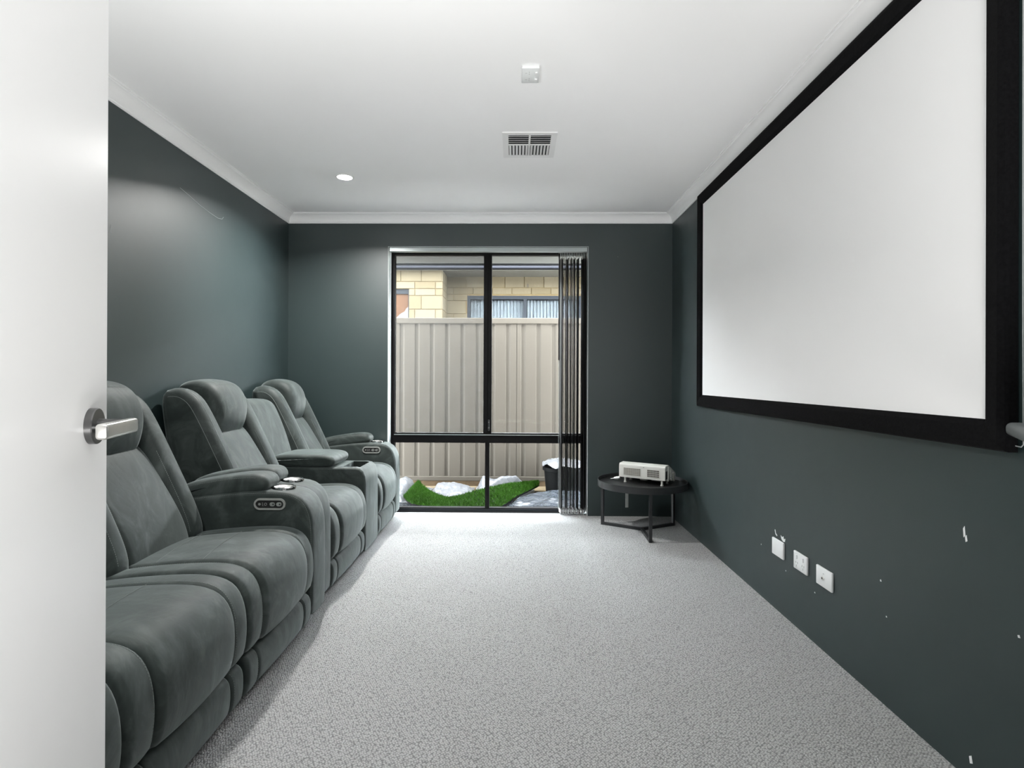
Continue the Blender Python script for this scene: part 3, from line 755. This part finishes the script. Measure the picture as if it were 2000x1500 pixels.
# ceiling power outlet
co = thing('ceiling_outlet', 'white double power outlet on the ceiling in front of the vent', 'power outlet', (.0585, 2.412, H))
obj('mounting_block', MB().rbox(.022, .095, 2.350, 2.470, H-.006, H-.0005, .002), M['white_plastic'], co)
obj('cover_plate', MB().rbox(.0215, .0955, 2.3495, 2.4705, H-.014, H-.006, .003), M['white_plastic'], co, True, 35)
for y in (2.385, 2.437):
    obj('rocker', MB().rbox(.078, .088, y-.006, y+.008, H-.018, H-.013, .001), M['vent'], co)
    obj('socket_slot', MB().box(.052, .054, y-.009, y-.002, H-.0144, H-.0135).box(.052, .054, y+.006, y+.013, H-.0144, H-.0135).box(.036, .044, y+.001, y+.003, H-.0144, H-.0135), M['bezel'], co)

# ------------------------------------------------------------------ side table
tc = Vector((.915, 4.078, 0)); TR = .316
tb = thing('side_table', 'round black metal tray table in the far right corner', 'table', tc)
obj('tray_rim', MB().lathe([(TR-.006, .322), (TR, .320), (TR, .366), (TR-.004, .367), (TR-.006, .345)], tc, 72, True), M['black_metal'], tb, True, 30)
obj('table_top', MB().lathe([(0, .330), (TR-.005, .330), (TR-.005, .345), (0, .345)], tc, 72), M['table_top'], tb, True, 30)
for a in (-92.0, 148, 29.0):
    t = math.radians(a); u = Vector((math.cos(t), math.sin(t), 0)); R = Matrix.Translation(tc) @ Matrix.Rotation(t, 4, 'Z')
    obj('leg', MB().rbox(.294, .314, -.0105, .0105, 0, .330, .001, R, 1), M['black_metal'], tb)
    obj('base_bar', MB().rbox(.0, .296, -.0105, .0105, .0005, .0205, .001, R, 1), M['black_metal'], tb)
tgp = MB().box(-.012, .012, -.0004, .0004, .146, .330, Matrix.Translation((.823, 4.16, 0)) @ Matrix.Rotation(.25, 4, 'Z'))
obj('paper_tag', tgp, M['paper'], tb, label='white paper strip hanging under the table top')

# ------------------------------------------------------------------ projector
pz = .3455
pj_ = thing('projector', 'pale grey short-throw projector with two vent grilles on the black side table', 'projector', (.90, 4.06, pz))
PA_ = Vector((.752, 4.112, 0)); PB_ = Vector((1.045, 3.928, 0)); uu = (PB_-PA_).normalized(); ww = Vector((-uu.y, uu.x, 0)); LN = (PB_-PA_).length
MP = Matrix(((uu.x, ww.x, 0, PA_.x), (uu.y, ww.y, 0, PA_.y), (0, 0, 1, 0), (0, 0, 0, 1)))
def pbox(x0, x1, y0, y1, z0, z1, b=0): return MB().rbox(x0, x1, y0, y1, z0, z1, b, MP, 2) if b else MB().box(x0, x1, y0, y1, z0, z1, MP)
sec = [(0, .383), (0, .460), (.003, .473), (.012, .482), (.080, .4845), (.236, .412), (.246, .402), (.242, .362), (.215, .350), (.165, .362), (.14, .383)]
body = MB().prism([(w_, z_) for w_, z_ in sec], .004, LN-.004, 'X'); body.v = [tuple(MP @ Vector(p)) for p in body.v]
obj('body', body, M['cream_plastic'], pj_, True, 25)
for xa, xb, nx, nz_, m_ in ((.040, .165, 17, 5, 'grille'), (.215, .300, 9, 4, 'grille')):
    z0, z1 = .400, .452
    g_ = MB()
    for k in range(nx+1): x = xa+(xb-xa)*k/nx; g_.box(x-.0013, x+.0013, -.003, .0, z0, z1, MP)
    for k in range(nz_+1): z = z0+(z1-z0)*k/nz_; g_.box(xa, xb, -.0034, .0, z-.0012, z+.0012, MP)
    q = obj('vent_grille', g_, M['grille'], pj_)
    obj('vent_recess', pbox(xa, xb, -.0006, .001, z0, z1), M['plinth'] if xa < .1 else M['dark'], q)
obj('seam', pbox(.006, LN-.006, -.0004, .001, .4600, .4610), M['bezel'], pj_)
obj('logo_dot', pbox(.184, .192, -.0006, .001, .462, .467), M['mark'], pj_)
obj('lens_window', pbox(LN-.0045, LN-.003, .012, .050, .390, .446), M['dark'], pj_)
lvm = MB()
for w_ in (.060, .118, .178):
    q_ = pbox(LN-.0045, LN+.002, w_, w_+.006, .372 if w_ < .15 else .366, .474-(w_-.06)*.45); lvm.add(q_.v, q_.f)
for k in range(6):
    for wa in (.066, .124):
        zt = .378+k*.015
        if zt < .462-(wa-.02)*.45: q_ = pbox(LN-.0045, LN+.001, wa, wa+.052, zt, zt+.005); lvm.add(q_.v, q_.f)
obj('side_louvre', lvm, M['cream_plastic'], pj_)
for x, w_ in ((.045, .018), (LN-.030, .014), (.045, .130), (LN-.03, .13)):
    c = MP @ Vector((x, w_, 0))
    obj('foot', MB().cyl((c.x, c.y, pz+.004), (c.x, c.y, .384), .006, .009, 14).cyl((c.x, c.y, pz), (c.x, c.y, pz+.006), .010, .010, 14), M['cream_plastic'], pj_, True, 30)
obj('mount_plate', pbox(.150, .200, .03, .09, .368, .384, .002), M['cream_plastic'], pj_)
obj('mount_rail', pbox(.235, .315, .03, .05, .372, .384, .002), M['cream_plastic'], pj_)
pl = [MP @ Vector(p) for p in ((.0, .03, .372), (-.02, .03, .366), (-.045, .032, .362))]
obj('plug', MB().cyl(pl[0], pl[1], .008, .010, 14).cyl(pl[1], pl[2], .012, .008, 14), M['white_plastic'], pj_, True, 30)
obj('plug_lead', MB().tube([pl[2], MP @ Vector((-.062, .04, .356)), MP @ Vector((-.085, .06, .350))], .0022, 6), M['white_plastic'], pj_, True)

# ------------------------------------------------------------------ outside
GZ = -.08
struct('ground', MB().box(-9, 9, YB+.26, 16, GZ-.1, GZ), M['sand'])
# own eave
struct('trim_6', MB().box(-6, 6, YB+.25, 5.36, 2.185, 2.20), M['own_soffit'])
struct('trim_7', MB().box(-6, 6, 5.345, 5.365, 2.168, 2.36).box(-6, 6, 5.365, 5.46, 2.24, 2.36), M['dark_gutter'])
struct('roof', MB().prism([(YB-1.0, 2.85), (5.46, 2.36), (5.46, 2.40), (YB-1.0, 2.90)], -6, 6, 'X'), M['dark_gutter'])
# fence
FY = 6.14
fe = thing('steel_fence', 'cream corrugated steel boundary fence outside the window', 'fence', (-.4, FY, GZ))
PITCH = .1657
def fence_profile(x0, x1):
    pts = []; x = x0
    k0 = math.floor((x0+1.27)/PITCH)
    while True:
        bx = -1.27 + k0*PITCH
        if bx > x1: break
        for dx, dy in ((0.0, .0), (.008, .012), (.034, .012), (.056, 0.0)):
            if x0 <= bx+dx <= x1: pts.append((bx+dx, FY+dy))
        k0 += 1
    pts = [(x0, FY)] + pts + [(x1, FY)]
    return pts
for x0, x1 in ((-3.98, -3.196), (-3.2, -2.406), (-2.41, -1.62), (-1.56, -.771), (-.775, .014), (.010, .80), (.86, 1.644), (1.64, 2.424), (2.42, 3.2)):
    p = fence_profile(x0, x1); n = len(p)
    vs = [(a, b, z) for z in (.02, 1.705) for a, b in p]+[(a, b+.0012, z) for z in (.02, 1.705) for a, b in p]
    fs = [(i, i+1, n+i+1, n+i) for i in range(n-1)]+[(2*n+i, 3*n+i, 3*n+i+1, 2*n+i+1) for i in range(n-1)]
    obj('infill_sheet', MB().add(vs, fs), M['fence'], fe)
for x0, x1 in ((-4.0, -1.61), (-1.57, .81), (.85, 3.2)):
    obj('top_rail', MB().rbox(x0, x1, FY-.012, FY+.042, 1.690, 1.752, .005), M['fence'], fe)
    obj('bottom_rail', MB().rbox(x0, x1, FY-.012, FY+.042, -.024, .024, .005), M['fence'], fe)
for x in (-1.59, .83):
    obj('post', MB().rbox(x-.03, x+.03, FY-.018, FY+.046, GZ, 1.755, .004), M['fence'], fe)
obj('plinth_board', MB().box(-4.0, 3.2, FY-.004, FY+.03, GZ, -.024), M['plinth'], fe)
# neighbour house
nb = thing('neighbour_house', 'cream brick house with grey gutter behind the fence', 'house', (-.6, 7.3, GZ))
LY, RY = 7.28, 7.74; CX = -.949
wl_ = obj('wall', MB().box(-5, -2.2, LY+.006, LY+.24, GZ, 2.49).box(-1.385, CX-.004, LY+.006, LY+.24, GZ, 2.49).box(-2.2, -1.385, LY+.006, LY+.24, 2.252, 2.49).box(-2.2, -1.385, LY+.006, LY+.24, GZ, 1.0).box(CX-.25, CX-.004, LY+.24, RY+.2, GZ, 2.49), M['mortar'], nb)
wr_ = obj('wall', MB().box(CX, -.668, RY+.006, RY+.24, GZ, 2.49).box(1.62, 4, RY+.006, RY+.24, GZ, 2.49).box(-.668, 1.62, RY+.006, RY+.24, 2.232, 2.49).box(-.668, 1.62, RY+.006, RY+.24, GZ, 1.0), M['mortar'], nb)
BL = .267
meshes = {}
def brick_mesh(l, h):
    k = (round(l, 3), round(h, 3))
    if k not in meshes: meshes[k] = mesh_of('brick', MB().rbox(0, l, -.004, .012, 0, h, .002, None, 1), M['brick'])
    return meshes[k]
def course(parent, y, z, h, x0, x1, off, holes=()):
    x = x0 - off
    while x < x1:
        a = max(x, x0); b = min(x+BL-.009, x1)
        segs = [(a, b)]
        for hx0, hx1, hz0, hz1 in holes:
            if z+h > hz0+.01 and z < hz1-.01:
                q = []
                for a_, b_ in segs:
                    if b_ <= hx0 or a_ >= hx1: q.append((a_, b_)); continue
                    if a_ < hx0: q.append((a_, hx0))
                    if b_ > hx1: q.append((hx1, b_))
                segs = q
        for a_, b_ in segs:
            if b_-a_ > .02: inst('brick', brick_mesh(b_-a_, h-.009), (a_, y, z), parent)
        x += BL
CO = [(2.349, .165), (2.257, .092), (2.167, .090), (1.990, .177), (1.816, .174), (1.64, .176)]
for k, (z, h) in enumerate(CO):
    course(wl_, LY, z, h, -2.55, CX-.004, [.005, .090, .090, .005, .09, .005][k], [(-2.2, -1.385, 0, 2.252)])
for k, (z, h) in enumerate(CO):
    course(wr_, RY, z-.004, h, CX, 1.75, [.0, .17, .17, .0, .17, .0][k], [(-.668, 1.62, 0, 2.232)])
for k, (z, h) in enumerate(CO):      # return of the projecting wall
    n0 = [0, 1, 1, 0, 1, 0][k]
    for a_, b_ in (((0, .26), (.268, .455)) if n0 == 0 else ((0, .13), (.138, .40), (.408, .455))):
        o = inst('brick', brick_mesh(b_-a_, h-.009), (CX-.004, LY+.003+a_, z), wl_, PI/2)
ns = obj('eave_soffit', MB().box(-5, 4, LY-.02, RY+.1, 2.49, 2.50), M['soffit'], nb)
obj('gutter', MB().rbox(-5, 4, LY-.14, LY-.02, 2.492, 2.62, .012), M['fascia'], nb)
obj('roof', MB().prism([(LY-.10, 2.60), (LY+4, 4.2), (LY+4, 4.3), (LY-.10, 2.66)], -5, 4, 'X'), M['dark_gutter'], nb)
w1 = obj('window_frame', MB().box(-2.2, -1.385, LY+.03, LY+.07, 2.19, 2.252).box(-1.40, -1.385, LY+.03, LY+.07, 1.0, 2.19), M['alu_grey'], nb)
obj('window_blind', MB().box(-2.2, -1.40, LY+.05, LY+.055, 1.0, 2.19), M['brown_blind'], w1, label='brown window covering')
obj('window_curtain', MB().prism([(-1.56, 1.88), (-1.50, 1.935), (-1.45, 1.96), (-1.43, 2.0), (-1.405, 2.02), (-1.402, 1.7), (-1.6, 1.7)], LY+.044, LY+.049, 'Y'), M['plastic'], w1)
w2 = obj('window_frame', MB().box(-.668, 1.62, RY-.004, RY+.05, 2.182, 2.232).box(-.668, -.628, RY-.004, RY+.05, 1.0, 2.182).box(.105, .150, RY-.004, RY+.05, 1.0, 2.182).box(.86, .90, RY-.004, RY+.05, 1.0, 2.182), M['alu_grey'], nb)
vb = MB()
for k in range(48):
    x = -.60+k*.046
    vb.box(-.0255, .0255, -.0008, .0008, 1.0, 2.18, Matrix.Translation((x, RY+.075, 0)) @ Matrix.Rotation(math.radians(24), 4, 'Z'))
v_ = obj('window_blind', vb, M['pale_blind'], w2); v_['kind'] = 'stuff'
obj('room_backing', MB().box(-.668, 1.62, RY+.12, RY+.13, 1.0, 2.23), M['alu_grey'], nb)
for x0, x1 in ((-.628, .105), (.15, .86), (.9, 1.62)):
    obj('glass_pane', MB().box(x0, x1, RY+.03, RY+.034, 1.0, 2.182), M['glass'], w2)
# cable bracket on the recessed wall
obj('wall_bracket', MB().box(.16, .168, RY-.012, RY-.004, 2.345, 2.395), M['dark_gutter'], nb)

# ------------------------------------------------------------------ junk in the side yard
def sheet(name, x0, x1, y0, y1, nx, ny, hf, m, label, cat, th=.003):
    vs = []; fs = []
    for j in range(ny+1):
        for i in range(nx+1):
            u = i/nx; v = j/ny; x, y, z = hf(u, v, x0+(x1-x0)*u, y0+(y1-y0)*v); vs.append((x, y, z))
    for j in range(ny):
        for i in range(nx):
            a = j*(nx+1)+i; fs.append((a, a+1, a+nx+2, a+nx+1))
    k = len(vs); vs2 = vs+[(x, y, z-th) for x, y, z in vs]; fs2 = fs+[tuple(q+k for q in f[::-1]) for f in fs]
    for i in range(nx): fs2 += [(i+1, i, k+i, k+i+1)]; a = ny*(nx+1)+i; fs2 += [(a, a+1, k+a+1, k+a)]
    for j in range(ny): a = j*(nx+1); b = (j+1)*(nx+1); fs2 += [(a, b, k+b, k+a)]; a += nx; b += nx; fs2 += [(b, a, k+a, k+b)]
    o = obj(name, MB().add(vs2, fs2), m, None, True, 180, origin=((x0+x1)/2, (y0+y1)/2, GZ)); tag(o, label, cat); return o
def nz3(x, y, s, seed): return noise.noise(Vector((x*s, y*s, seed)))
def ridged(x, y, s, seed): return 1-abs(noise.noise(Vector((x*s, y*s, seed))))*2
def bumpf(x, y, cx, cy, rx, ry): return math.exp(-((x-cx)/rx)**2-((y-cy)/ry)**2)
def edge(u, v, w=.12): return min(1, u/w, (1-u)/w, v/w, (1-v)/w)
def seg_d(px, py, a, b):
    dx, dy = b[0]-a[0], b[1]-a[1]; t = max(0, min(1, ((px-a[0])*dx+(py-a[1])*dy)/(dx*dx+dy*dy)))
    return math.hypot(px-a[0]-t*dx, py-a[1]-t*dy)
GA = [(-1.045, 5.26), (-.90, 4.98), (-.60, 4.90), (-.20, 4.92), (.02, 5.40), (.25, 5.86)]       # near edge of the grass offcut
GB = [(-1.00, 5.83), (-.86, 5.66), (-.64, 5.42), (-.40, 5.62), (-.10, 5.80), (.24, 5.91)]      # far edge of the grass offcut
GPOLY = GA+GB[::-1]
def clear(x, y):
    ins = False
    for i in range(len(GPOLY)):
        a = GPOLY[i-1]; b = GPOLY[i]
        if (a[1] > y) != (b[1] > y) and x < (b[0]-a[0])*(y-a[1])/(b[1]-a[1])+a[0]: ins = not ins
    if ins: return 0.0
    d = min(seg_d(x, y, GPOLY[i-1], GPOLY[i]) for i in range(len(GPOLY)))
    return max(0.0, min(1.0, (d-.012)/.05))*max(0.0, min(1.0, (math.hypot(x-.50, y-5.74)-.20)/.05))
def plastic_left(u, v, x, y):
    z = .13*bumpf(x, y, -1.13, 5.75, .13, .22)+.05*bumpf(x, y, -1.05, 5.3, .2, .3)
    z += .022*ridged(x, y, 9, 3)+.012*nz3(x, y, 22, 8)
    return (x+.02*nz3(x, y, 6, 1), y, GZ+.006+max(0, z)*edge(u, v)*clear(x, y))
def plastic_mid(u, v, x, y):
    z = .075*bumpf(x, y, -.70, 5.82, .22, .16)+.03*bumpf(x, y, -.60, 5.5, .2, .2)
    z += .020*ridged(x, y, 8, 13)+.010*nz3(x, y, 24, 18)
    return (x, y+.02*nz3(x, y, 5, 2), GZ+.006+max(0, z)*edge(u, v)*clear(x, y))
def plastic_right(u, v, x, y):
    z = .135*bumpf(x, y, -.335, 5.90, .10, .12)+.10*bumpf(x, y, -.15, 5.88, .10, .12)+.125*bumpf(x, y, .00, 5.9, .10, .13)+.03*bumpf(x, y, -.1, 5.6, .3, .2)
    z += .020*ridged(x, y, 8, 23)+.012*nz3(x, y, 20, 28)
    return (x, y+.02*nz3(x, y, 5, 6), GZ+.006+max(0, z)*edge(u, v)*clear(x, y))
sheet('plastic_sheet', -1.45, -.875, 5.27, 5.98, 46, 60, plastic_left, M['plastic'], 'white plastic sheet crumpled left of the grass offcut', 'plastic sheet')
sheet('plastic_sheet', -.86, -.43, 5.36, 6.02, 46, 46, plastic_mid, M['plastic'], 'white plastic sheet crumpled behind the middle of the grass offcut', 'plastic sheet')
sheet('plastic_sheet', -.415, .20, 5.56, 6.05, 60, 46, plastic_right, M['plastic'], 'peaked white plastic sheet behind the right half of the grass offcut', 'plastic sheet')
def tarp(u, v, x, y):
    z = .075*bumpf(x, y, .36, 5.42, .42, .42)+.018*ridged(x, y, 6, 33)+.010*nz3(x*.6, y, 18, 38)
    x += max(0, y-5.35)*1.35*(1-u)
    return (x, y, GZ+.004+max(0, z)*edge(u, v, .08)*clear(x, y))
sheet('plastic_sheet', -.08, .95, 4.86, 5.90, 70, 60, tarp, M['dark_plastic'], 'glossy grey blue plastic sheet in front of the black tub', 'plastic sheet')
def dark_sheet(u, v, x, y): return (x, y, GZ+.004+(.008*ridged(x, y, 7, 43)+.006)*edge(u, v)*clear(x, y))
sheet('plastic_sheet', -1.4, -.30, 4.80, 5.26, 40, 20, dark_sheet, M['dark_plastic'], 'flat grey plastic sheet under the front edge of the grass offcut', 'plastic sheet')
# artificial grass offcut
gr = thing('artificial_grass_offcut', 'curled offcut of green artificial grass lying outside the window', 'artificial grass', (-.4, 5.4, GZ))
def lerp_list(L, t):
    k = min(len(L)-2, int(t*(len(L)-1))); u = t*(len(L)-1)-k
    p0 = L[max(0, k-1)]; p1 = L[k]; p2 = L[k+1]; p3 = L[min(len(L)-1, k+2)]
    return tuple(.5*((2*p1[i])+(-p0[i]+p2[i])*u+(2*p0[i]-5*p1[i]+4*p2[i]-p3[i])*u*u+(-p0[i]+3*p1[i]-3*p2[i]+p3[i])*u**3) for i in range(2))
def gpt(u, v):
    a = lerp_list(GA, u); b = lerp_list(GB, u); x = a[0]+(b[0]-a[0])*v; y = a[1]+(b[1]-a[1])*v
    z = GZ+.040+.055*max(0, 1-u/.22)**1.2*(.4+.6*v)+.030*max(0, (u-.45)/.55)*v+.018*max(0, u-.5)*2+.014*math.sin(u*7+v*2)
    return Vector((x, y, z))
nx, ny = 60, 24; vs = []; fs = []
for j in range(ny+1):
    for i in range(nx+1): vs.append(gpt(i/nx, j/ny))
for j in range(ny):
    for i in range(nx):
        a = j*(nx+1)+i; fs.append((a, a+1, a+nx+2, a+nx+1))
k = len(vs); vs2 = vs+[p-Vector((0, 0, .012)) for p in vs]; fs2 = fs+[tuple(q+k for q in f[::-1]) for f in fs]
for i in range(nx): fs2 += [(i+1, i, k+i, k+i+1)]; a = ny*(nx+1)+i; fs2 += [(a, a+1, k+a+1, k+a)]
for j in range(ny): a = j*(nx+1); b = (j+1)*(nx+1); fs2 += [(a, b, k+b, k+a)]; a += nx; b += nx; fs2 += [(b, a, k+a, k+b)]
obj('backing', MB().add(vs2, fs2), M['tub'], gr, True, 60, label='dark rubber backing')
gm = MB(); rg = random.Random(3)
for _ in range(15000):
    u = rg.random(); v = rg.random(); p = gpt(u, v); h = .015+rg.random()*.012; a = rg.random()*2*PI
    t = Vector((math.cos(a), math.sin(a), 0))*.0035; ln = Vector((rg.uniform(-.014, .014), rg.uniform(-.016, .008), h))
    gm.add([p-t, p+t, p+ln], [(0, 1, 2)])
go = obj('grass_blades', gm, M['grass'], gr); go['kind'] = 'stuff'
# tub with bag
tbx, tby = .50, 5.74
tu = thing('plastic_tub', 'black plastic tub with a pale plastic bag on top, at the right of the yard', 'tub', (tbx, tby, GZ))
obj('tub_wall', MB().lathe([(0, GZ+.008), (.185, GZ+.008), (.205, .165), (.222, .170), (.222, .200), (.210, .205), (.198, .195), (.175, GZ+.018), (0, GZ+.018)], (tbx, tby, 0), 40), M['tub'], tu, True, 40)
bgm = MB(); vs = []; fs = []; n1, n2 = 40, 10
for j in range(n2+1):
    for i in range(n1):
        t = 2*PI*i/n1; r = .225*(1-(j/n2)**1.5); z = .226+.045*math.sin(j/n2*PI/2)+.014*math.sin(t*7+j)*(1-j/n2)+.018*nz3(math.cos(t)*r, math.sin(t)*r, 14, 5)
        vs.append((tbx+r*math.cos(t), tby+r*math.sin(t), z))
for j in range(n2):
    for i in range(n1): fs.append((j*n1+i, j*n1+(i+1) % n1, (j+1)*n1+(i+1) % n1, (j+1)*n1+i))
bgm.add(vs, fs)
bg = obj('plastic_bag', bgm, M['plastic'], None, True, 180, origin=(tbx, tby, .20)); tag(bg, 'crumpled pale plastic bag heaped on the black tub', 'bag')
